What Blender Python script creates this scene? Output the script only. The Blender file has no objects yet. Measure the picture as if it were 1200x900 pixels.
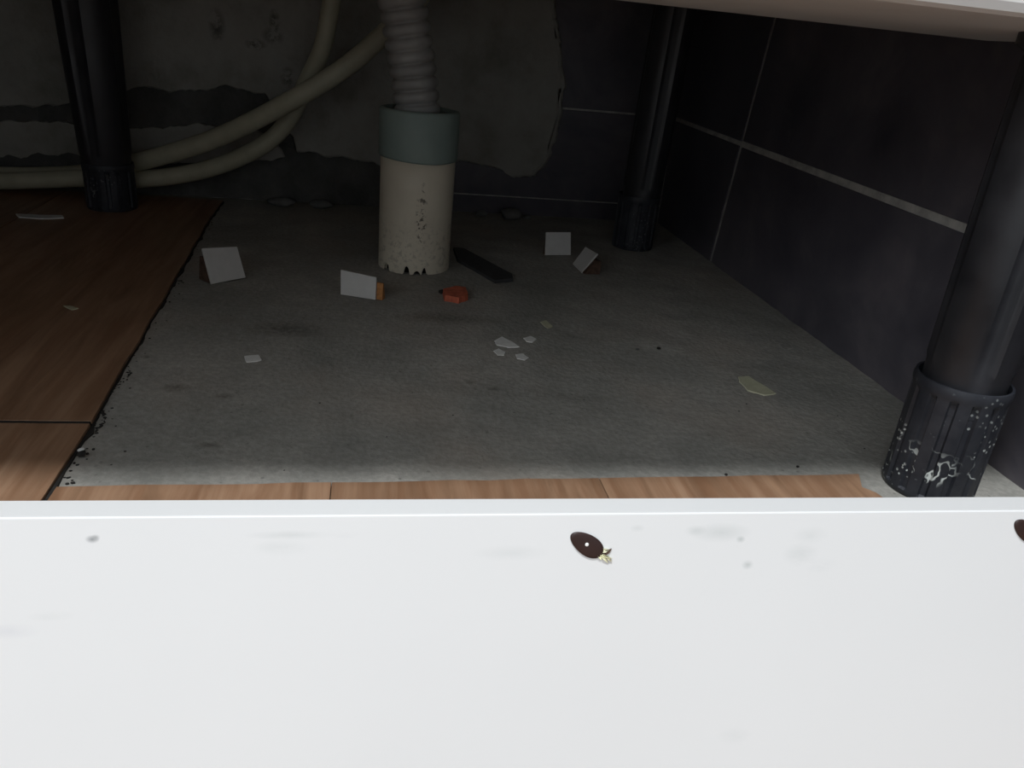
import bpy, bmesh, math, random
from mathutils import Vector, Matrix, noise
S = bpy.context.scene
C = S.collection
rnd = random.Random(7)

# ------------------------------------------------------------------ camera
F, H = 920.0, 0.129
CY = Vector((-160, -430, F)).normalized()
CX = Vector((1, .1, 0)); CX = (CX - CX.dot(CY) * CY).normalized()
CZ = CX.cross(CY)
cam_d = bpy.data.cameras.new('camera'); cam = bpy.data.objects.new('camera', cam_d); C.objects.link(cam)
cam_d.sensor_width = 36; cam_d.lens = 36 * F / 1200; cam_d.clip_start = .004; cam_d.clip_end = 50
rt = Vector((CX[0], CY[0], CZ[0])); dn = Vector((CX[1], CY[1], CZ[1])); fw = Vector((CX[2], CY[2], CZ[2]))
m = Matrix((rt, -dn, -fw)).transposed().to_4x4(); m.translation = (0, 0, H)
cam.matrix_world = m
S.camera = cam

# ------------------------------------------------------------------ light
S.view_settings.view_transform = 'Standard'; S.view_settings.look = 'None'
S.view_settings.gamma = 1; S.view_settings.use_curve_mapping = False
S.view_settings.exposure = 0.52
w = bpy.data.worlds.new('room_light'); S.world = w; w.use_nodes = True
w.node_tree.nodes['Background'].inputs[0].default_value = (.86, .945, 1, 1)
w.node_tree.nodes['Background'].inputs[1].default_value = .60
def area(name, loc, target, size, power, col):
    l = bpy.data.lights.new(name, 'AREA'); l.shape = 'DISK'; l.size = size; l.energy = power; l.color = col
    o = bpy.data.objects.new(name, l); C.objects.link(o); o.location = loc
    o.rotation_euler = (Vector(target) - Vector(loc)).to_track_quat('-Z', 'Y').to_euler()
    return o
area('ceiling_lamp', (-.35, -.60, 2.45), (0, .2, 0), .30, 37, (.95, .98, 1))
area('window_daylight', (-1.9, -1.7, 1.3), (0, .1, .05), 1.3, 12, (.88, .95, 1))

def P(px, py, ax, val):
    """world point where the sight line of a photo pixel meets the plane axis = value"""
    v = Vector((px - 600, py - 450, F)); r = Vector((v.dot(CX), v.dot(CY), v.dot(CZ)))
    o = Vector((0, 0, H)); return o + r * ((val - o[ax]) / r[ax])

# ------------------------------------------------------------------ helpers
def tag(o, label=None, cat=None, group=None, kind=None):
    if label: o['label'] = label
    if cat: o['category'] = cat
    if group: o['group'] = group
    if kind: o['kind'] = kind
    return o
def obj(name, bm, mat, parent=None, smooth=False, bevel=0):
    me = bpy.data.meshes.new(name); bmesh.ops.recalc_face_normals(bm, faces=bm.faces); bm.to_mesh(me); bm.free()
    o = bpy.data.objects.new(name, me); C.objects.link(o); me.materials.append(mat)
    if smooth:
        for p in me.polygons: p.use_smooth = True
    if bevel:
        b = o.modifiers.new('bevel', 'BEVEL'); b.width = bevel; b.segments = 2; b.limit_method = 'ANGLE'
        b.harden_normals = False
    if parent: o.parent = parent
    return o
def empty(name, loc, label, cat, group=None):
    o = bpy.data.objects.new(name, None); C.objects.link(o); o.location = loc; o.empty_display_size = .01
    tag(o, label, cat, group); return o
def adopt(o, parent):
    """parent keeping world position"""
    o.parent = parent; o.location = o.location - parent.location
    return o
def box(lo, hi, bm=None):
    bm = bm or bmesh.new()
    v = [bm.verts.new((x, y, z)) for x in (lo[0], hi[0]) for y in (lo[1], hi[1]) for z in (lo[2], hi[2])]
    for f in ((0,1,3,2),(4,6,7,5),(0,4,5,1),(2,3,7,6),(0,2,6,4),(1,5,7,3)): bm.faces.new([v[i] for i in f])
    return bm
def prism(pts, vec, bm=None):
    bm = bm or bmesh.new(); vec = Vector(vec)
    a = [bm.verts.new(p) for p in pts]; b = [bm.verts.new(Vector(p) + vec) for p in pts]
    bm.faces.new(a); bm.faces.new(b[::-1]); n = len(a)
    for i in range(n): bm.faces.new((a[i], b[i], b[(i+1) % n], a[(i+1) % n]))
    return bm
def tube(pts, rad, seg=16, bm=None, cap=True):
    """rad: number or function(i, n)"""
    bm = bm or bmesh.new(); pts = [Vector(p) for p in pts]; rings = []; up = Vector((0, 1, 0.01)); n = len(pts)
    for i, p in enumerate(pts):
        t = (pts[min(i+1, n-1)] - pts[max(i-1, 0)]).normalized()
        u = (up - t * up.dot(t)).normalized(); v = t.cross(u)
        r = rad(i) if callable(rad) else rad
        rings.append([bm.verts.new(p + (u * math.cos(a) + v * math.sin(a)) * r) for a in (2*math.pi*k/seg for k in range(seg))])
    for a, b in zip(rings, rings[1:]):
        for k in range(seg): bm.faces.new((a[k], a[(k+1) % seg], b[(k+1) % seg], b[k]))
    if cap: bm.faces.new(rings[0][::-1]); bm.faces.new(rings[-1])
    return bm
def lathe(prof, seg=48, rf=None, cx=0, cy=0, bm=None):
    """prof: (r, z) list; rf(angle, r, z) -> (r, z)"""
    bm = bm or bmesh.new(); rings = []
    for r, z in prof:
        ring = []
        for k in range(seg):
            a = 2 * math.pi * k / seg; rr, zz = rf(a, r, z) if rf else (r, z)
            ring.append(bm.verts.new((cx + rr * math.cos(a), cy + rr * math.sin(a), zz)))
        rings.append(ring)
    for a, b in zip(rings, rings[1:]):
        for k in range(seg): bm.faces.new((a[k], a[(k+1) % seg], b[(k+1) % seg], b[k]))
    return bm, rings
def spline(pts, n):
    """Catmull-Rom through pts"""
    pts = [Vector(p) for p in pts]; q = [2*pts[0]-pts[1]] + pts + [2*pts[-1]-pts[-2]]; out = []
    for i in range(1, len(q)-2):
        for k in range(n):
            t = k / n; a, b, c, d = q[i-1], q[i], q[i+1], q[i+2]
            out.append(.5*((2*b) + (c-a)*t + (2*a-5*b+4*c-d)*t*t + (3*b-a-3*c+d)*t**3))
    out.append(pts[-1]); return out
def lump(c, r, seed, sx=1, sy=1, sz=.7, sub=2, amp=.35):
    bm = bmesh.new(); bmesh.ops.create_icosphere(bm, subdivisions=sub, radius=1)
    for v in bm.verts:
        d = 1 + amp * noise.noise(v.co * 1.7 + Vector((seed * 3.1, seed, 0)))
        v.co = Vector((v.co.x * sx, v.co.y * sy, v.co.z * sz)) * r * d
    zmin = min(v.co.z for v in bm.verts)
    for v in bm.verts: v.co += Vector(c) - Vector((0, 0, zmin))
    return bm

# ------------------------------------------------------------------ materials
class M:
    def __init__(s, name, rough=.6, spec=.5):
        s.m = bpy.data.materials.new(name); s.m.use_nodes = True; s.t = s.m.node_tree; s.n = s.t.nodes
        s.b = s.n['Principled BSDF']; s.b.inputs['Roughness'].default_value = rough
        s.b.inputs['Specular IOR Level'].default_value = spec
        s.co = s.n.new('ShaderNodeTexCoord').outputs['Object']
    def link(s, a, b): s.t.links.new(a, b)
    def mapping(s, scale=(1,1,1), loc=(0,0,0), rot=(0,0,0)):
        n = s.n.new('ShaderNodeMapping'); s.link(s.co, n.inputs[0])
        n.inputs['Location'].default_value = loc; n.inputs['Scale'].default_value = scale; n.inputs['Rotation'].default_value = rot
        return n.outputs[0]
    def noise(s, scale, detail=4, rough=.6, vec=None, dist=0):
        n = s.n.new('ShaderNodeTexNoise'); s.link(vec or s.co, n.inputs['Vector'])
        n.inputs['Scale'].default_value = scale; n.inputs['Detail'].default_value = detail
        n.inputs['Roughness'].default_value = rough; n.inputs['Distortion'].default_value = dist
        return n.outputs[0]
    def voronoi(s, scale, vec=None, feature='F1'):
        n = s.n.new('ShaderNodeTexVoronoi'); s.link(vec or s.co, n.inputs['Vector']); n.feature = feature
        n.inputs['Scale'].default_value = scale; return n.outputs[0]
    def ramp(s, fac, stops):
        n = s.n.new('ShaderNodeValToRGB'); s.link(fac, n.inputs[0]); e = n.color_ramp.elements
        while len(e) < len(stops): e.new(.5)
        for i, (p, c) in enumerate(stops):
            e[i].position = p; e[i].color = (c, c, c, 1) if isinstance(c, (int, float)) else (*c, 1)
        return n.outputs[0]
    def math(s, op, a, b=0, c=0):
        n = s.n.new('ShaderNodeMath'); n.operation = op
        for i, x in enumerate((a, b, c)):
            if isinstance(x, (int, float)): n.inputs[i].default_value = x
            else: s.link(x, n.inputs[i])
        return n.outputs[0]
    def mix(s, fac, a, b, mode='MIX'):
        n = s.n.new('ShaderNodeMix'); n.data_type = 'RGBA'; n.blend_type = mode
        for i, x in ((0, fac), (6, a), (7, b)):
            if isinstance(x, (int, float)): n.inputs[i].default_value = x
            elif isinstance(x, tuple): n.inputs[i].default_value = (*x, 1)
            else: s.link(x, n.inputs[i])
        return n.outputs[2]
    def blob(s, c, r, soft=1.0):
        """soft spot 1 at c falling to 0 at radii r (object coordinates)"""
        v = s.mapping(scale=tuple(1/x for x in r), loc=tuple(-a/x for a, x in zip(c, r)))
        n = s.n.new('ShaderNodeVectorMath'); n.operation = 'LENGTH'; s.link(v, n.inputs[0])
        return s.ramp(n.outputs['Value'], ((1-soft if soft < 1 else 0, 1), (1, 0)))
    def color(s, c):
        if isinstance(c, tuple): s.b.inputs['Base Color'].default_value = (*c, 1)
        else: s.link(c, s.b.inputs['Base Color'])
        return s
    def bump(s, h, dist, strength=1):
        n = s.n.new('ShaderNodeBump'); n.inputs['Distance'].default_value = dist; n.inputs['Strength'].default_value = strength
        s.link(h, n.inputs['Height']); s.link(n.outputs[0], s.b.inputs['Normal']); return s

# concrete
c = M('concrete', .9, .3)
n1 = c.noise(9, 6, .65); n2 = c.noise(38, 5, .6); n3 = c.noise(420, 3, .6); sp = c.voronoi(150)
col = c.ramp(n1, ((.32, (.25, .248, .225)), (.55, (.37, .355, .322)), (.72, (.45, .425, .39))))
col = c.mix(c.ramp(n2, ((.35, .35), (.6, 0))), col, (.17, .173, .16))
col = c.mix(c.ramp(sp, ((.05, .45), (.11, 0))), col, (.07, .068, .06))
col = c.mix(c.ramp(n3, ((.4, .25), (.65, 0))), col, (.08, .08, .072))
for px, py, rx, ry in ((205, 454, .006, .0045), (264, 464, .004, .003), (552, 447, .0025, .0025), (245, 521, .0055, .003), (172, 418, .003, .002), (579, 455, .004, .003), (335, 385, .02, .012), (520, 372, .03, .01)):
    p = P(px, py, 2, 0); f = c.math('MULTIPLY', c.blob((p.x, p.y, 0), (rx, ry, .05)), c.ramp(n3, ((.3, .9), (.7, .3))))
    col = c.mix(f, col, (.085, .075, .065))
col = c.mix(c.math('MULTIPLY', c.ramp(c.noise(17, 3, .5, c.mapping(loc=(3, 1, 0))), ((.5, 0), (.72, .5))), .55), col, (.36, .29, .235))
c.color(col).bump(c.math('ADD', c.math('MULTIPLY', n2, 1), c.math('MULTIPLY', n3, .35)), .0016, .7)
m_concrete = c.m
# laminate (grain along Y)
def laminate(name, off, hue):
    c = M(name, .42, .4)
    v = c.mapping(scale=(1, .045, 1), loc=(off, off * .3, 0)); v2 = c.mapping(scale=(1, .11, 1), loc=(off * 2, 0, 0), rot=(0, 0, .05))
    g = c.noise(260, 5, .65, v); g2 = c.noise(70, 4, .6, v2, 1.5)
    col = c.ramp(g2, ((.3, (.27*hue*.8, .122*hue, .07*hue)), (.5, (.33*hue, .195*hue, .118*hue)), (.72, (.42*hue, .262*hue, .165*hue))))
    col = c.mix(c.ramp(g, ((.38, .35), (.55, 0))), col, (.20*hue, .085*hue, .038*hue))
    col = c.mix(c.ramp(g, ((.6, 0), (.75, .3))), col, (.6*hue, .37*hue, .22*hue))
    c.color(col).bump(g, .0002, .4); return c.m
m_lam = [laminate('laminate_a', .0, .82), laminate('laminate_b', 2.3, .86), laminate('laminate_c', 5.1, .8), laminate('laminate_d', 8.2, .9)]
# dark tile
c = M('dark_tile', .38, .45)
n1 = c.noise(16, 5, .6, dist=.4); n2 = c.noise(60, 4, .6)
col = c.ramp(n1, ((.3, (.045, .042, .056)), (.52, (.09, .083, .098)), (.75, (.165, .145, .158))))
col = c.mix(c.ramp(n2, ((.62, 0), (.78, .5))), col, (.12, .11, .11))
c.color(col); c.link(c.ramp(n1, ((.3, .3), (.7, .55))), c.b.inputs['Roughness']); c.bump(n2, .0003, .5)
m_tile = c.m
c = M('grout', .9, .2); n1 = c.noise(120, 4); c.color(c.ramp(n1, ((.3, (.30, .29, .275)), (.7, (.52, .50, .47))))).bump(n1, .0006)
m_grout = c.m
c = M('wall_base_render', .95, .2); n1 = c.noise(30, 6, .7); c.color(c.ramp(n1, ((.3, (.065, .065, .062)), (.7, (.13, .128, .12))))).bump(n1, .003)
m_render = c.m
c = M('mortar', .95, .2); n1 = c.noise(22, 6, .65); n2 = c.noise(150, 4)
col = c.ramp(n1, ((.3, (.21, .205, .18)), (.5, (.31, .30, .272)), (.7, (.36, .352, .325))))
# scuffs seen on the mortar, upper left
for px, py, rx, rz in ((255, 30, .006, .012), (322, 25, .004, .009), (320, 42, .008, .006), (300, 52, .008, .004), (338, 90, .006, .008)):
    p = P(px, py, 1, .595); f = c.math('MULTIPLY', c.blob((p.x, p.y, p.z), (rx, .05, rz)), c.ramp(c.noise(130, 4, .7), ((.42, 0), (.52, 1))))
    col = c.mix(f, col, (.05, .048, .045))
c.color(col).bump(c.math('ADD', n1, c.math('MULTIPLY', n2, .3)), .003, .8)
m_mortar = c.m
# white melamine: grey smears and specks, edges in object space of the kickboard (x along, z up the face)
c = M('white_melamine', .33, .45); n1 = c.noise(14, 4); n2 = c.noise(300, 4, .7); n3 = c.noise(70, 5, .7, c.mapping(scale=(.6, 1, 1.6)))
WHITE = c; WN2, WN3 = n2, n3
m_white = c.m
c = M('cabinet_white', .4, .4); n1 = c.noise(30, 3); c.color(c.ramp(n1, ((.3, (.76, .755, .74)), (.7, (.82, .815, .80))))); m_cab = c.m
# black plastic tube, blue black foot with white paint spatter near the floor
c = M('black_plastic', .42, .5); n1 = c.noise(60, 3); c.color(c.ramp(n1, ((.3, (.016, .016, .019)), (.7, (.032, .032, .037)))))
c.link(c.ramp(n1, ((.3, .36), (.7, .55))), c.b.inputs['Roughness']); m_black = c.m
def foot_mat(name, amount):
    c = M(name, .5, .4); n1 = c.noise(90, 4)
    sep = c.n.new('ShaderNodeSeparateXYZ'); c.link(c.co, sep.inputs[0])
    low = c.ramp(c.math('MULTIPLY', sep.outputs[2], 25), ((.0, 1), (.45, .8), (.9, .25)))
    low2 = c.ramp(c.math('MULTIPLY', sep.outputs[2], 25), ((.3, 1), (.5, 0)))
    dust = c.mix(c.math('MULTIPLY', c.ramp(n1, ((.35, 0), (.7, .3))), 1), (.017, .019, .026), (.085, .088, .098))
    v = c.voronoi(520, c.mapping(loc=(.3, 0, 0))); nn = c.noise(75, 3, .6)
    spots = c.math('MULTIPLY', c.ramp(v, ((.20, 1), (.28, 0))), c.math('MULTIPLY', c.ramp(nn, ((.53, 0), (.6, 1))), low))
    v2 = c.math('ABSOLUTE', c.math('SUBTRACT', c.noise(130, 2, .5), .5)); cur = c.math('MULTIPLY', c.ramp(v2, ((.008, 1), (.02, 0))), c.math('MULTIPLY', c.ramp(c.noise(60, 2, .5, c.mapping(loc=(1, 2, 3))), ((.51, 0), (.58, 1))), low2))
    c.color(c.mix(c.math('MULTIPLY', c.math('MAXIMUM', spots, cur), amount), dust, (.62, .66, .64)))
    c.bump(n1, .0004, .4); return c.m
m_foot = foot_mat('foot_paint_spattered', 1.0); m_foot2 = foot_mat('foot_scuffed', .25)
# pipe
c = M('cream_pvc', .45, .4); n1 = c.noise(40, 4); n2 = c.noise(330, 4, .7)
col = c.ramp(n1, ((.3, (.58, .525, .42)), (.7, (.68, .62, .50))))
PX, PY = .0245, .4475
streak = c.math('MAXIMUM', c.blob((PX+.002, PY-.02, .033), (.0035, .03, .02)), c.math('MULTIPLY', c.blob((PX, PY, .012), (.03, .03, .026)), .42))
streak = c.math('MULTIPLY', streak, c.ramp(n2, ((.52, 0), (.60, 1))))
col = c.mix(c.math('MINIMUM', c.math('MULTIPLY', streak, 2.4), .85), col, (.06, .045, .035))
c.color(col); m_pvc = c.m
c = M('grey_green_rubber', .5, .4); n1 = c.noise(50, 3); c.color(c.ramp(n1, ((.3, (.20, .255, .235)), (.7, (.245, .305, .28))))); m_collar = c.m
c = M('grey_hose_plastic', .45, .5); n1 = c.noise(90, 3); c.color(c.ramp(n1, ((.3, (.25, .25, .245)), (.7, (.34, .34, .33))))); m_corr = c.m
c = M('cream_hose', .5, .4); n1 = c.noise(60, 3); c.color(c.ramp(n1, ((.3, (.36, .34, .25)), (.7, (.46, .44, .33))))); m_hose = c.m
def plain(name, col, rough=.7, var=.15, sc=200):
    c = M(name, rough, .35); n = c.noise(sc, 3)
    c.color(c.ramp(n, ((.3, tuple(x*(1-var) for x in col)), (.7, tuple(min(1, x*(1+var)) for x in col))))); return c.m
m_offwhite = plain('offcut_white', (.55, .54, .52), .5, .04)
m_chip = plain('chipboard_core', (.42, .19, .07), .9, .35, 500)
m_chipdark = plain('dark_core', (.085, .05, .035), .9, .4, 400)
m_flake = plain('paint_flake', (.66, .66, .64), .8, .1)
m_flakey = plain('yellow_flake', (.46, .45, .32), .8, .1)
m_red = plain('orange_red_chip', (.48, .12, .065), .8, .3, 300)
m_strip = plain('dark_strip', (.045, .045, .047), .6, .2)
m_dark = plain('crumb_and_gap_shade', (.02, .018, .016), .9, .3)  # crumbs and grit, also the painted shade of the plank gaps
m_brown = plain('brown_plug', (.03, .014, .012), .4, .2)
m_fibre = plain('wood_fibre', (.85, .78, .55), .8, .3, 400)
m_steel = plain('bright_steel', (.85, .85, .82), .35, .05)
m_stone = plain('grey_stone', (.14, .14, .135), .9, .2, 120)

# ------------------------------------------------------------------ setting: floor
XL, XR, YB, YF = -.31, .226, .60, -1.3
bm = bmesh.new()
nx, ny = 110, 100
xs = [XL + (XR - XL) * i / nx for i in range(nx + 1)]; ys = [.12 + (YB - .12) * j / ny for j in range(ny + 1)]
grid = [[bm.verts.new((x, y, -abs(noise.fractal(Vector((x*30, y*30, 0)), 1, 2, 4)) * .0009)) for x in xs] for y in ys]
for j in range(ny):
    for i in range(nx): bm.faces.new((grid[j][i], grid[j][i+1], grid[j+1][i+1], grid[j+1][i]))
box((XL - 1.0, YF, -.05), (1.3, YB + .1, -.002), bm)
floor = tag(obj('floor', bm, m_concrete, smooth=True), 'bare grey concrete floor under the cabinet', kind='structure')

T = .0014   # how far the laminate stands above the concrete
def plank(pts, mat):
    return obj('plank', prism([(x, y, 0) for x, y in pts], (0, 0, T)), mat, floor, bevel=.0002)
g = .0005
ea, eb, ec, ed = P(107, 494, 2, T), P(213, 313, 2, T), P(55, 579, 2, T), P(246, 262, 2, T)
e0 = (ea.x, ea.y)
rag = [(ea.x, ea.y + g)]
for k in range(1, 14):   # slightly ragged sawn edge towards the wall
    t = k / 14; q = ea.lerp(eb, t * 1.9); rag.append((q.x + rnd.uniform(-.0007, .0007), q.y))
rag = [r for r in rag if r[1] < .575] + [(ed.x - .004, .585)]
xw = [ea.x - .118, ea.x - .243, ea.x - .368, ea.x - .493, ea.x - .618]
plank([(xw[0], ea.y + g)] + rag + [(xw[0], .585)], m_lam[0])
plank([(xw[0], -.35), (ec.x - g, -.35), (ec.x - g, ec.y), (ea.x, ea.y - g*2.5), (xw[0], ea.y - g*2.5)], m_lam[1])
for i in range(4):
    yj = (.42, .12, .5, .3)[i]; a, b = xw[i + 1], xw[i] - g
    if b > XL:
        al = max(a, XL + .001)
        plank([(al, yj + g), (b, yj + g), (b, .585), (al, .585)], m_lam[(i + 2) % 4])
        plank([(al, .002), (b, .002), (b, yj - g), (al, yj - g)], m_lam[(i + 1) % 4])
    plank([(a, -.6), (b, -.6), (b, 0), (a, 0)], m_lam[(i + 1) % 4])
s1, s2 = P(63, 570, 2, T), P(1010, 555, 2, T); s3 = P(1027, 577, 2, T)
def fy(x): return s1.y + (s2.y - s1.y) * (x - s1.x) / (s2.x - s1.x)
j1, j2 = P(388, 571, 2, T).x, P(706, 568, 2, T).x
jj = [s1.x + .0006, j1, j2, s2.x]
for i in range(3):
    a, b = jj[i] + .0001, jj[i+1] - .0001
    pts = [(a, -.55)]
    if i == 2: pts += [(s3.x + .002, -.55), (s3.x + .002, s3.y - .01), (s3.x, s3.y), (s3.x - .003, s3.y + .0035), (b - .001, fy(b) )]
    else: pts += [(b, -.55), (b, fy(b))]
    n = 7
    for k in range(1, n): x = b + (a - b) * k / n; pts.append((x, fy(x) + rnd.uniform(-.0004, .0004)))
    pts.append((a, fy(a)))
    plank(pts, m_lam[(i + 3) % 4])
o = obj('joint', box((xw[0], ea.y - g*2.6, 0), (ea.x - .0004, ea.y + g*1.2, T - .0002)), m_dark, floor); o['label'] = 'dark strip painting the shade in the joint between two wooden planks'  # dark fill paints the shade of the seam
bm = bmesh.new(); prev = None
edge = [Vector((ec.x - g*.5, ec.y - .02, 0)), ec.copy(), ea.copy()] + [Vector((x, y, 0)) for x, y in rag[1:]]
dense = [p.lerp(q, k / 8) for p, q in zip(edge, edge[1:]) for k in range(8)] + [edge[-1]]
for q in dense:   # dark strip along the sawn edge: grime and painted gap shade
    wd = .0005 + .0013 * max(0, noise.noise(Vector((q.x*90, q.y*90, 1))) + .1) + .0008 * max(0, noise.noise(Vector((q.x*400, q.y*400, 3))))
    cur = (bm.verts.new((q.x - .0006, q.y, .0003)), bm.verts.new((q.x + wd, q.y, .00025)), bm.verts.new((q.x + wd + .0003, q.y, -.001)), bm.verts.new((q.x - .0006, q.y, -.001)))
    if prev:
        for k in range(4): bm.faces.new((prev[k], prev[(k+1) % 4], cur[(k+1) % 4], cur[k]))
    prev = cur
o = obj('joint', bm, m_dark, floor); o['label'] = 'ragged dark strip of grime and painted gap shade between the plank edge and the concrete'
xa = s3.x + .0026
plank([(xa, -.55), (XR - .001, -.55), (XR - .001, .13), (xa, .13)], m_lam[1])
for i in range(8):   # the room's laminate carries on towards the viewer
    a = -.75 + i * .125
    plank([(a, YF), (min(a + .124, XR - .001), YF), (min(a + .124, XR - .001), -.606), (a, -.606)], m_lam[i % 4])

# ------------------------------------------------------------------ setting: walls
wb = tag(obj('wall_back', box((XL, YB, -.002), (XR + .012, YB + .08, 1.3)), m_grout), 'back wall behind the cabinet, dark tiles and bare mortar', kind='structure')
wr = tag(obj('wall_right', box((XR, -.12, -.002), (XR + .08, YB, 2.4)), m_grout), 'side wall of dark slate coloured tiles with pale joints', kind='structure')
wl = tag(obj('wall_left', box((XL - .08, .004, -.002), (XL, YB + .08, 1.3)), m_render), 'bare rendered side wall closing the space at the left', kind='structure')
TT = .0009; G = .0014
def tile_r(pts):   # pts (y, z)
    return obj('tile', prism([(XR, y, z - (.003 if z < .001 else 0)) for y, z in pts], (-TT, 0, 0)), m_tile, wr, bevel=.0005)
gz = lambda y: .0755 + (y - .27) * .012          # bed joint of the right wall
vj = lambda z: .4868 - .1455 * (z - .0098)       # the leaning upright joint
Yb = YB - TT
tile_r([(vj(0) + G*1.5, 0.0005), (Yb, .0005), (Yb, gz(.6) - G), (vj(.077) + G*1.5, gz(.475) - G)])
tile_r([(vj(.079) + G, gz(.475) + G), (Yb, gz(.6) + G), (Yb, .276), (vj(.276) + G, .276)])
e = [-.118, .087, vj(0)]
for i in range(2):
    a, b = e[i], e[i+1]
    tb = vj(.077) if i == 1 else b; tt = vj(.276) if i == 1 else b
    tile_r([(a + G, .0005), (b - G, .0005), (tb - G, gz(tb) - G*1.3), (a + G, gz(a) - G*1.3)])
    tile_r([(a + G, gz(a) + G*1.3), (tb - G, gz(tb) + G*1.3), (tt - G, .276), (a + G, .276)])
for r in range(1, 11):
    for a, b in ((-.118, .087), (.087, .447), (.447, Yb)):
        z = .078 + .2 * r; tile_r([(a + G, z), (b - G, z), (b - G, z + .198), (a + G, z + .198)])
def tile_b(x0, x1, z0, z1):
    return obj('tile', prism([(x0, YB, z0), (x1, YB, z0), (x1, YB, z1), (x0, YB, z1)], (0, -TT, 0)), m_tile, wb, bevel=.0005)
XRt = XR - TT - .0003
g2 = .0007
for x0, x1 in ((.06, XRt),):
    tile_b(x0 + g2, x1, -.002, .0128); tile_b(x0 + g2, x1, .0128 + 2*g2*.6, .0803 - g2); tile_b(x0 + g2, x1, .0803 + g2, .30)
# rough base coat on the part of the wall without tiles
bm = bmesh.new(); nx, nz = 90, 40
gr = [[bm.verts.new((XL + (.045 - XL) * i / nx, YB - .0015 - .002 * noise.fractal(Vector((i*.3, k*.4, 4)), 1, 2, 3), .36 * k / nz)) for i in range(nx+1)] for k in range(nz+1)]
for k in range(nz):
    for i in range(nx): bm.faces.new((gr[k][i], gr[k][i+1], gr[k+1][i+1], gr[k+1][i]))
obj('base_coat', bm, m_render, wb, smooth=True)
# slab of smeared mortar with a ragged outline
def mortar(outline_px, seed, th, lift=0):
    pts = [P(px, py, 1, YB - .006) for px, py in outline_px]
    out = []
    for i, p in enumerate(pts):
        q = pts[(i+1) % len(pts)]; n = max(1, int((q - p).length / .0022))
        for k in range(n):
            r = p.lerp(q, k / n); s = min(1, (q-p).length / .02) if (q-p).length < .3 else 1
            r += Vector((noise.noise(r*90 + Vector((seed, 0, 0))), 0, noise.noise(r*90 + Vector((0, seed, 9))))) * .0028
            r += Vector((noise.noise(r*320), 0, noise.noise(r*320 + Vector((5, 5, 5))))) * .0011
            out.append(Vector((r.x, 0, r.z)))
    bm = bmesh.new(); cen = sum(out, Vector()) / len(out)
    rings = []
    for s, y in ((1.0, YB - .002), (1.0, YB - .002 - th * .5), (.992, YB - .002 - th * .85), (.98, YB - .002 - th)):
        rings.append([bm.verts.new((cen.x + (p.x-cen.x)*s, y, cen.z + (p.z-cen.z)*s)) for p in out])
    for a, b in zip(rings, rings[1:]):
        for k in range(len(out)): bm.faces.new((a[k], a[(k+1) % len(out)], b[(k+1) % len(out)], b[k]))
    f = bm.faces.new(rings[-1]); bmesh.ops.triangulate(bm, faces=[f])
    return obj('mortar_patch', bm, m_mortar, wb)
mortar([(-60, -160), (660, -120), (652, 0), (655, 40), (659, 68), (663, 100), (657, 150), (646, 185), (630, 207), (603, 210), (575, 197), (540, 190), (500, 194), (455, 196), (410, 188), (380, 185), (350, 178), (335, 150), (312, 112), (260, 104), (205, 108), (160, 104), (80, 120), (-60, 130)], 1, .005)
mortar([(-60, 150), (60, 140), (150, 152), (230, 148), (300, 152), (325, 168), (330, 184), (270, 196), (180, 190), (80, 182), (-60, 184)], 5, .003)
# mortar crumbs along the foot of the wall
debris = [(585, 236, .0075, 'rounded grey stone lying below the mortar edge right of the drain pipe', 1.1), (352, 196, .006, 'grey mortar crumb at the wall foot beside the cream hoses', 1.6),
          (390, 192, .0055, 'larger pale mortar crumb at the wall foot left of the drain pipe', 1.5), (548, 222, .004, 'small grey stone close behind the drain pipe', 1.2), (612, 247, .003, 'tiny grey stone in front of the rounded stone', 1.1)]
for i, (px, py, r, lab, sx) in enumerate(debris):
    p = P(px, py, 2, .001); p.y = min(p.y, YB - .012 - r)
    o = obj('stone', lump((0, 0, 0), r, i + 1, sx, .9, .6), m_stone, smooth=True)
    o.location = (p.x, p.y, -.0004); tag(o, lab, 'stone', 'stones at the wall foot')

# ------------------------------------------------------------------ base cabinet (underside and legs are what the photo shows)
LZ = .1415
cab = empty('base_cabinet', (-.04, .160, 0), 'white kitchen base cabinet standing on black adjustable plastic legs', 'cabinet')
def cpart(name, bm, mat, parent=cab, **k): return adopt(obj(name, bm, mat, **k), parent) if parent is cab else obj(name, bm, mat, parent, **k)
XC = XR - TT - .0012
cpart('front_rail', box((XL + .002, .164, LZ), (XC, .2865, LZ + .016)), m_cab, bevel=.0025)['label'] = 'pale underside of the front rail, seen at the top right'
cpart('bottom_panel', box((XL + .002, .180, LZ + .0162), (XC, .575, LZ + .032)), m_cab, bevel=.0005)
cpart('back_panel', box((XL + .002, .569, LZ + .0325), (XC, .575, .85)), m_cab)
for x in (XL + .002, XC - .016): cpart('side_panel', box((x, .180, LZ + .0325), (x + .016, .5685, .85)), m_cab, bevel=.0005)
for a, b in ((XL + .002, -.044), (-.040, XC)):
    d = cpart('door', box((a, .160, LZ + .018), (b, .179, .84)), m_cab, bevel=.0015)
    hx = b - .04 if a < -.1 else a + .04
    hd = obj('handle', tube([(hx, .161, .60), (hx, .134, .60), (hx, .134, .76), (hx, .161, .76)], .005, 10), m_steel); hd.parent = d; hd.location = (0, 0, 0)
wt = tag(obj('worktop', box((XL + .002, .145, .851), (XR - TT - .0005, YB - .0075, .89)), m_cab, bevel=.003), 'worktop over the white base cabinet', 'worktop')

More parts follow.
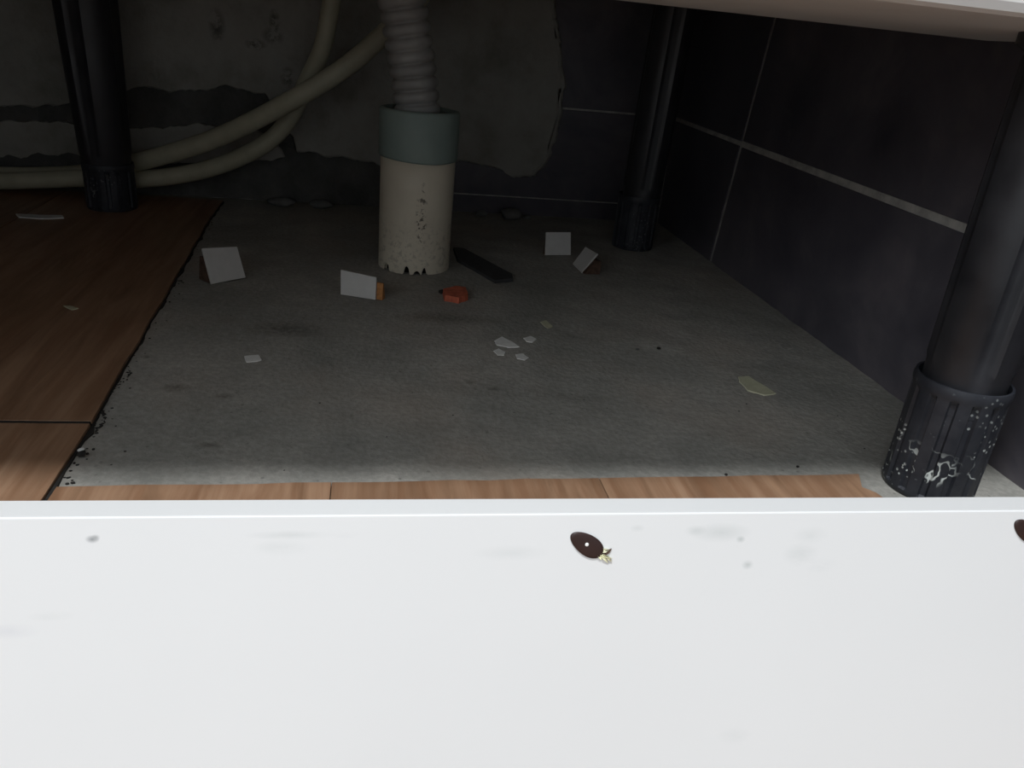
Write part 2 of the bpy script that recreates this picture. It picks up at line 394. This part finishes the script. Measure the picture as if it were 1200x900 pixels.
def tube_rf(depth, rot=0, ngr=4):
    def rf(a, r, z):
        k = math.cos(ngr * (a + rot)); d = max(0, k - .55) / .45
        return r - depth * min(1, d * 2.2), z
    return rf
def leg(x, y, z0, rt_, rf_, top, mat_f, label, rot=0.0, shift=(0, 0), fh=.041, taper=0.0):
    bm, rings = lathe([(rt_ * .55, top + .0003), (rt_*1.25, top), (rt_*1.25, top - .003), (rt_*1.04, top - .005), (rt_*1.03, (top + fh) / 2), (rt_, fh + .006), (rt_ * .96, fh + .004), (rt_ * .96, fh - .008), (rt_*.6, fh - .009)], 64, None)
    for i in (3, 4, 5):
        for v in rings[i]:
            a = math.atan2(v.co.y, v.co.x); rr, _ = tube_rf(rt_ * .10, rot)(a, v.co.xy.length, 0); s = rr / v.co.xy.length; v.co.x *= s; v.co.y *= s
    bm.faces.new(rings[0])
    for v in bm.verts:   # lean, if any
        t = (v.co.z - z0) / (top - z0); v.co.x *= 1 + taper * t; v.co.y *= 1 + taper * t; v.co.x += x + shift[0] * t; v.co.y += y + shift[1] * t
    o = cpart('leg', bm, m_black, smooth=True); o['label'] = label
    md = o.modifiers.new('es', 'EDGE_SPLIT'); md.split_angle = math.radians(38)
    # ribbed screw foot
    def ribs(a, r, z):
        k = (a / (2 * math.pi) * 14 + rot) % 1; d = 1 if k < .30 else 0
        return r * (1 - .075 * d), z
    bm = bmesh.new(); N = 168; rings = []
    prof = [(rf_*.5, z0, 0), (rf_*.97, z0, 0), (rf_*1.0, z0 + .0012, 0), (rf_*1.0, z0 + .0016, 0), (rf_*1.0, z0 + .0022, 1), (rf_*.995, fh - .0055, 1), (rf_, fh - .0040, .0), (rf_*1.02, fh - .0030, 0), (rf_*1.02, fh - .0012, 0), (rf_*1.0, fh, 0), (rf_*.945, fh, 0), (rf_*.93, fh - .001, 0), (rf_*.93, fh - .009, 0), (rf_*.4, fh - .0095, 0)]
    for r, z, rb in prof:
        ring = []
        for k in range(N):
            a = 2*math.pi*k/N; rr = ribs(a, r, z)[0] if rb else r
            ring.append(bm.verts.new((x + rr*math.cos(a), y + rr*math.sin(a), z)))
        rings.append(ring)
    for a, b in zip(rings, rings[1:]):
        for k in range(N): bm.faces.new((a[k], a[(k+1) % N], b[(k+1) % N], b[k]))
    bm.faces.new(rings[0]); bm.faces.new(rings[-1])
    f = obj('foot', bm, mat_f, smooth=True); f.parent = o
    md = f.modifiers.new('es', 'EDGE_SPLIT'); md.split_angle = math.radians(30)
    if mat_f is m_foot: f['label'] = 'ribbed dark blue-black foot spattered with white paint'
    return o
leg(.1893, .205, 0, .0130, .0145, LZ, m_foot, 'nearest black leg, at the right, its foot spattered with white paint', .35, (.0, 0), .0405)
leg(.1785, .517, 0, .0130, .0140, LZ + .0162, m_foot2, 'rear black leg in the dark corner beside the tiled wall', .1, (.0045, 0), .036)
leg(-.1655, .5485 - .004, T, .0142, .0150, LZ + .0162, m_foot2, 'rear black leg standing on the wooden planks at the left', .2, (-.0025, 0), .030, .25)

# ------------------------------------------------------------------ drain pipe, collar, hoses
def notch(a, r, z):
    dz = 0
    if z < .006:
        for px, w, h in ((453, .10, .0042), (476, .085, .0046), (488, .10, .0022), (497, .075, .0042)):
            q = P(px, 325, 1, PY - .019); an = math.atan2(-math.sqrt(max(1e-9, .0204**2 - (q.x - PX)**2)), q.x - PX) % (2*math.pi)
            t = abs((a - an)) / w
            if t < 1: dz = max(dz, h * math.sqrt(1 - t*t))
        dz += .0006 * abs(noise.noise(Vector((a*6, 0, 2))))
    return r, z + dz if z < .003 else max(z, dz + .0005)
dp = empty('drain_pipe', (PX, PY, 0), 'upright cream plastic drain pipe with a grey-green collar, rising from the concrete', 'pipe')
prof = [(.0204, -.0003), (.0204, .0055), (.0204, .02), (.0204, .045), (.0205, .066), (.0188, .066), (.0186, .04), (.0186, .0055), (.0186, -.0003)]
bm, _ = lathe(prof, 200, notch, PX, PY); o = adopt(obj('pipe', bm, m_pvc, smooth=True), dp)
def wav(a, r, z): return r, z + (.0005 * math.sin(2*a + 1) if .055 < z < .07 else 0)
bm, _ = lathe([(.0207, .0612), (.0214, .0610), (.0216, .0620), (.0216, .0850), (.0212, .0862), (.0198, .0866), (.0188, .0862), (.0186, .0840), (.0186, .0665), (.0207, .0662), (.0207, .0612)], 64, wav, PX, PY)
o = adopt(obj('collar', bm, m_collar, smooth=True), dp); o['label'] = 'grey-green rubber collar'
bm = bmesh.new(); bm2, rg = lathe([(.0182, .0004), (.0001, .0006)], 32, None, PX, PY, bm); adopt(obj('pipe_bore', bm, m_dark), dp)

# corrugated hose: rings along a gently bent path
path = spline([(PX + .0002, PY, .070), (PX - .0018, PY + .0005, .088), (PX - .0045, PY + .001, .105), (PX - .0085, PY + .001, .125), (PX - .0125, PY + .001, .143), (PX - .0150, PY + .001, .1572)], 40)
L = [0]
for a, b in zip(path, path[1:]): L.append(L[-1] + (b - a).length)
def rad(i):
    ph = (L[i] / .0066) % 1
    return .0107 + .0019 * (max(0, math.sin(math.pi * min(1, ph / .82))) ** .4 if ph < .82 else 0)
o = tag(obj('corrugated_hose', tube(path, rad, 40), m_corr, smooth=True), 'grey corrugated drain hose pushed down into the top of the cream drain pipe', 'hose')

h2 = [P(485, 5, 1, .53), P(450, 40, 1, .53), P(400, 82, 1, .528), P(330, 124, 1, .532), P(250, 163, 1, .548), P(165, 189, 1, .567), P(90, 204, 1, .580), P(0, 206, 1, .5825), P(-100, 207, 1, .5825)]
top = Vector((h2[0].x + .012, .532, .1565)); h2 = [top] + h2
for v in h2: v.x = max(v.x, XL + .001); v.z = max(v.z, T + .0068)
tag(obj('cream_hose', tube(spline(h2, 14), .0059, 18), m_hose, smooth=True), 'upper cream hose, running from behind the corrugated hose to the left', 'hose', 'cream hoses along the wall')
h1 = [P(394, -20, 1, .55), P(388, 5, 1, .55), P(378, 55, 1, .551), P(360, 95, 1, .555), P(335, 145, 1, .557), P(300, 175, 1, .558), P(240, 199, 1, .562), P(165, 210, 1, .566), P(90, 209, 1, .5695), P(0, 212, 1, .570), P(-100, 214, 1, .570)]
h1 = [Vector((h1[0].x + .001, .55, .1565))] + h1[1:]
for v in h1: v.x = max(v.x, XL + .001); v.z = max(v.z, T + .0062)
tag(obj('cream_hose', tube(spline(h1, 14), .0056, 18), m_hose, smooth=True), 'lower cream hose, hanging steeply from above and passing behind the left leg', 'hose', 'cream hoses along the wall')

# ------------------------------------------------------------------ white kickboard in the foreground
K, TH, AL = .068, .0066, math.radians(76)
a, b = P(100, 606, 2, K), P(1150, 598.5, 2, K)
u = (b - a).normalized(); nrm = Vector((-u.y, u.x, 0))
up_face = Vector((0, 0, 1)) * math.sin(AL) + nrm * math.cos(AL)      # up the face, leaning away
back = nrm * math.sin(AL) - Vector((0, 0, 1)) * math.cos(AL)         # through the thickness
LEN = K / math.sin(AL)
# board frame: x along u, y = back, z = up the face; origin on the front lower arris (lifted so that the rear arris rests on the floor)
lift = TH * math.cos(AL)
org = a - up_face * LEN
LEN2 = LEN - (lift + T) / math.sin(AL); org = a - up_face * LEN2
kb = empty('kickboard', org, 'long white melamine kickboard leaning in the foreground, in front of the cabinet legs', 'board')
R3 = Matrix((u, back, up_face)).transposed(); kb.rotation_euler = R3.to_euler()
def loc(px, py):
    """board coordinates of a photo point on the front face"""
    v = Vector((px - 600, py - 450, F)); r = Vector((v.dot(CX), v.dot(CY), v.dot(CZ))); o = Vector((0, 0, H))
    t = (org - o).dot(back) / r.dot(back); q = o + r * t - org
    return Vector((q.dot(u), 0, q.dot(up_face)))
x0 = (XL + .01 - org.x); x1 = (XR - TT - .004 - org.x)
o = obj('board', box((x0, 0, 0), (x1, TH, LEN2)), m_white, kb, bevel=.0002)
# dirt on the board: faint smears, a speck, a scratch
c = WHITE; col = c.ramp(c.noise(9, 3), ((.3, (.735, .735, .735)), (.7, (.765, .765, .765))))
def dirt(px, py, rx, rz, amt, colr=(.42, .45, .44), hard=(.36, .56), scale_n=None):
    global col
    q = loc(px, py); f = c.math('MULTIPLY', c.blob((q.x, 0, q.z), (rx, .05, rz)), c.ramp(scale_n or WN3, ((hard[0], 0), (hard[1], 1))))
    col = c.mix(c.math('MULTIPLY', f, amt if hard[0] < .3 else amt * .4), col, colr)
dirt(845, 624, .0050, .0016, .9); dirt(815, 622, .0018, .0009, .9); dirt(938, 650, .0032, .0020, .9); dirt(868, 632, .0008, .0006, .7, hard=(.2, .4)); dirt(960, 662, .0028, .0013, .8)
dirt(876, 662, .0010, .0008, .7, hard=(.2, .4)); dirt(340, 627, .006, .0007, .8); dirt(415, 627, .003, .0006, .7); dirt(330, 642, .004, .0012, .5); dirt(950, 627, .003, .0016, .5)
dirt(10, 740, .004, .0012, .6, (.5, .5, .56)); dirt(60, 722, .003, .0008, .5); dirt(747, 619, .0012, .0006, .6, hard=(.3, .5)); dirt(600, 648, .006, .0012, .45); dirt(860, 862, .003, .0016, .35)
dirt(108, 632, .0009, .0006, .95, (.25, .26, .27), (.1, .3)); dirt(112, 630, .0006, .0005, .8, (.35, .36, .36), (.1, .3))
c.color(col)
def plug(px, py, lab, fibres):
    q = loc(px, py); bm = bmesh.new(); pts = []
    ang = math.radians(-33); n = 44
    rings = []
    for s, d in ((1.0, 0.00005), (1.0, -.00012), (.95, -.00026), (.80, -.00032), (.2, -.0003)):
        ring = []
        for k in range(n):
            t = 2*math.pi*k/n; ex = .00285 * math.cos(t); ez = .00152 * math.sin(t) * (1 + .16*math.cos(t)) ; ez += -.00018*math.cos(2*t)*0
            x = (ex*math.cos(ang) - ez*math.sin(ang))*s; z = (ex*math.sin(ang) + ez*math.cos(ang))*s
            ring.append(bm.verts.new((x, d, z)))
        rings.append(ring)
    for r1, r2 in zip(rings, rings[1:]):
        for k in range(n): bm.faces.new((r1[k], r1[(k+1) % n], r2[(k+1) % n], r2[k]))
    bm.faces.new(rings[-1])
    o = obj('plug', bm, m_brown, kb, smooth=True); o.location = (q.x, 0, q.z); o['label'] = lab
    bm = bmesh.new(); bmesh.ops.create_uvsphere(bm, u_segments=14, v_segments=8, radius=.00028)
    for v in bm.verts: v.co = Vector((v.co.x - .00005, v.co.y * .5 - .00032, v.co.z + .0001))
    obj('nail_head', bm, m_steel, o, smooth=True)
    if fibres:
        r_ = random.Random(3)
        for k, (dx, dz, an, ln) in enumerate(((.0016, -.0011, -30, .0014), (.0019, -.0012, -48, .0015), (.0021, -.0009, 5, .0009), (.0022, -.0015, -20, .0012), (.0017, -.0013, -60, .0008), (.0026, -.0014, 35, .0009), (.0028, -.0017, -40, .0010))):
            A = math.radians(an); d = Vector((math.cos(A), 0, math.sin(A))); p = Vector((dx, -.00008, dz)); ln *= 1.5; w_ = .00016 + .00008 * (k % 3)
            s = Vector((-d.z, 0, d.x)) * w_; mid = p + d * ln * .5 + Vector((0, -.00022, 0)); end = p + d * ln
            f = obj('splinter', prism([p - s, p + s, mid + s * .8, end, mid - s * .8], (0, -.00012, 0)), m_fibre if k != 5 else m_chipdark, o)
plug(687.5, 638, 'dark brown oval plug with a bright nail head, chipped laminate beside it', True)
plug(1203, 622, 'dark brown oval plug at the right edge of the picture', False)

# ------------------------------------------------------------------ offcuts standing on the concrete: white face, brown core behind
def offcut(c4, depth, lean, mat_core, lab, side=0.0):
    """c4: photo corners bottom left, bottom right, top right, top left"""
    bl, br = P(*c4[0], 2, .0004), P(*c4[1], 2, .0004)
    tr, tl = P(*c4[2], 1, br.y + lean), P(*c4[3], 1, bl.y + lean)
    base = (bl + br) / 2; base.z = 0
    t = empty('chipboard_offcut', base, lab, 'offcut', 'chipboard offcuts on the concrete')
    nb = (br - bl).cross(tl - bl).normalized()
    if nb.y < 0: nb = -nb
    f = adopt(obj('white_face', prism([bl, br, tr, tl], nb * .0012), m_offwhite, bevel=.0002), t)
    k0, k1 = (nb * .0013), (nb * .0014)
    dr = (br - bl).normalized(); ah = Vector((nb.x, nb.y, 0)).normalized()
    B = [bl + k0 + dr * side, br + k0 + dr * side, tr.lerp(br, .25) + k0 + dr * side, tl.lerp(bl, .25) + k0 + dr * side]
    W = [B[0] + ah * depth, B[1] + ah * depth, B[2] + ah * depth * .35, B[3] + ah * depth * .35]
    bm = bmesh.new(); v = [bm.verts.new(Vector((q.x, q.y, max(q.z, .0002)))) for q in B + W]
    for q in ((0,1,2,3),(7,6,5,4),(0,4,5,1),(1,5,6,2),(2,6,7,3),(3,7,4,0)): bm.faces.new([v[i] for i in q])
    adopt(obj('core', bm, mat_core, bevel=.0003), t)
offcut(((248, 333), (288, 325), (278, 289), (237, 291)), .010, .006, m_chipdark, 'white-faced offcut nearest the wooden planks, leaning back, tilted')
offcut(((399, 345), (440, 351.5), (441, 325), (399, 316)), .004, .003, m_chip, 'white-faced offcut with an orange core, just left of the drain pipe', .0032)
offcut(((639, 299), (669, 299), (669, 272), (640, 272)), .003, .004, m_chipdark, 'squarest white-faced offcut, standing upright right of the drain pipe', .0)
offcut(((671, 309), (681, 319), (700, 297), (686, 289)), .010, .009, m_chipdark, 'smallest white-faced offcut, turned diagonally near the rear leg', .0035)

# ------------------------------------------------------------------ flat bits on the floor
def flat(name, px, th, mat, lab, cat, group=None, z=0.0, curl=0.0, rough_edge=0.0):
    pts = [P(x, y, 2, z + th) for x, y in px]; cen = sum(pts, Vector()) / len(pts); cen.z = z
    loc_ = []
    for i, p in enumerate(pts):
        q = pts[(i+1) % len(pts)]
        for k in range(3):
            r = p.lerp(q, k/3) - cen; r.z = 0
            if rough_edge and k: r += Vector((rnd.uniform(-1, 1), rnd.uniform(-1, 1), 0)) * rough_edge
            loc_.append(r)
    bm = bmesh.new(); bot = [bm.verts.new(r) for r in loc_]; topv = [bm.verts.new(r * .96 + Vector((0, 0, th + curl * (r.x*r.x + r.y*r.y) * 1000))) for r in loc_]
    cv = bm.verts.new((0, 0, th * .9)); n = len(loc_)
    bm.faces.new(bot[::-1])
    for i in range(n): bm.faces.new((bot[i], bot[(i+1) % n], topv[(i+1) % n], topv[i])); bm.faces.new((topv[i], topv[(i+1) % n], cv))
    o = obj(name, bm, mat); o.location = cen; tag(o, lab, cat, group); return o
flat('plastic_strip', [(531, 289), (543, 290), (601, 321), (602, 327), (580, 329), (536, 304)], .0016, m_strip, 'flat dark grey plastic strip lying diagonally right of the drain pipe', 'strip', z=-.0002)
PF = 'paint flakes on the concrete'
flat('paint_flake', [(579, 399), (588, 394), (600, 400), (609, 406), (596, 407), (582, 404)], .0005, m_flake, 'largest white paint flake in the middle cluster', 'paint flake', PF, -.0003, rough_edge=.0003)
flat('paint_flake', [(613, 396), (622, 393.5), (629, 397), (624, 401), (617, 400)], .0005, m_flake, 'rightmost white paint flake of the middle cluster', 'paint flake', PF, -.0003, rough_edge=.0002)
flat('paint_flake', [(578, 411), (584, 408), (592, 412), (591, 416), (583, 416)], .0005, m_flake, 'leftmost small white paint flake of the middle cluster', 'paint flake', PF, -.0003, rough_edge=.0002)
flat('paint_flake', [(604, 415), (613, 414), (620, 419), (615, 422), (606, 420)], .0005, m_flake, 'front white paint flake of the middle cluster', 'paint flake', PF, -.0003, rough_edge=.0002)
flat('paint_flake', [(286, 417), (303, 415.5), (307, 421), (302, 423), (289, 424)], .0005, m_flake, 'lone pale paint flake near the left offcut and the planks', 'paint flake', PF, -.0003, rough_edge=.0002)
flat('paint_flake', [(633, 377), (640, 375), (648, 382), (642, 385)], .0003, m_flakey, 'faint yellowish paint flake just behind the middle cluster', 'paint flake', PF, -.0003, rough_edge=.0003)
flat('paint_flake', [(865, 441), (877, 440), (893, 450), (910, 461), (896, 463), (876, 457), (866, 447)], .0006, m_flakey, 'long yellowish paint flake near the spattered foot', 'paint flake', PF, -.0003, rough_edge=.0003)
flat('paint_flake', [(949, 383), (956, 381), (962, 387), (957, 393), (950, 390)], .0006, m_stone, 'small round grey paint flake at the foot of the tiled wall', 'paint flake', PF, -.0003, rough_edge=.0002)
flat('paint_flake', [(912, 404), (922, 401), (930, 408), (920, 410)], .0003, m_concrete, 'dull grey flake just in front of the round grey one', 'paint flake', PF, -.0003, rough_edge=.0003)
flat('plastic_sliver', [(18, 250), (45, 251.5), (74, 252), (75, 255), (48, 256), (22, 254)], .0006, m_flake, 'thin white sliver on the planks left of the left leg', 'sliver', z=T, rough_edge=.0002)
flat('paint_flake', [(74, 358), (82, 358), (92, 361), (84, 363)], .0003, m_flakey, 'faint flake lying on the big wooden plank', 'paint flake', PF, T, rough_edge=.0002)
flat('brick_chip', [(519, 338), (534, 334.5), (546, 336), (549, 345), (538, 349), (521, 346)], .0034, m_red, 'orange-red brick chip at the right foot of the drain pipe', 'chip', z=-.0003, rough_edge=.0004)
o = obj('pebble', lump((0, 0, 0), .0016, 8, 1, 1, .7), m_dark); p = P(518, 341, 2, .001); o.location = (p.x - .0003, p.y-.001, -.0002); tag(o, 'black crumb between the drain pipe and the brick chip', 'pebble')
PB = 'pebbles on the concrete'
for px, py, r, mt, lab in ((95, 528, .0011, m_flake, 'tiny white pebble beside the plank edge at the front left'), (96, 533, .0014, m_dark, 'tiny black pebble in front of the white one at the plank edge'), (772, 408, .0010, m_dark, 'tiny black pebble in the middle of the bare concrete'),
                           (935, 546, .0006, m_dark, 'tiny black pebble at the front edge left of the spattered foot'), (850, 560, .0006, m_dark, 'tiny black pebble beside the front wooden strip'), (747, 409, .0008, m_stone, 'tiny grey pebble left of the black one in mid floor')):
    p = P(px, py, 2, .0005); z = T if (px, py) == (850, 560) else -.0002
    o = obj('pebble', lump((0, 0, 0), r, px, 1, 1, .7, 1), mt); o.location = (p.x, p.y, z); tag(o, lab, 'pebble', PB)
# loose grit along the sawn plank edge and over the slab
bm = bmesh.new()
def speck(x, y, r, z=-.0004):
    q = bmesh.ops.create_icosphere(bm, subdivisions=1, radius=r)['verts']; s = rnd.uniform(.6, 1.4)
    for v in q: v.co = Vector((v.co.x * s + x, v.co.y + y, v.co.z * .6 + z + r * .4))
for i in range(150):
    t = rnd.random() ** 1.2 * 1.7; q = ea.lerp(eb, t) if rnd.random() < .8 else ec.lerp(ea, rnd.random()); speck(q.x + abs(rnd.gauss(.0015, .0022)), q.y, rnd.uniform(.0002, .0006))
for i in range(60):   # a crooked trail of crumbs beside the edge
    t = i / 60; p = P(150 - 42 * t + 7 * math.sin(t * 9), 428 + 78 * t, 2, 0); speck(p.x + rnd.gauss(0, .0005), p.y, rnd.uniform(.0003, .0007))
for i in range(150): speck(rnd.uniform(-.08, .215), rnd.uniform(.215, .59), rnd.uniform(.00015, .0004))
tag(obj('floor_grit', bm, m_dark), 'dark grit scattered over the concrete, thickest along the plank edge', 'grit', kind='stuff')
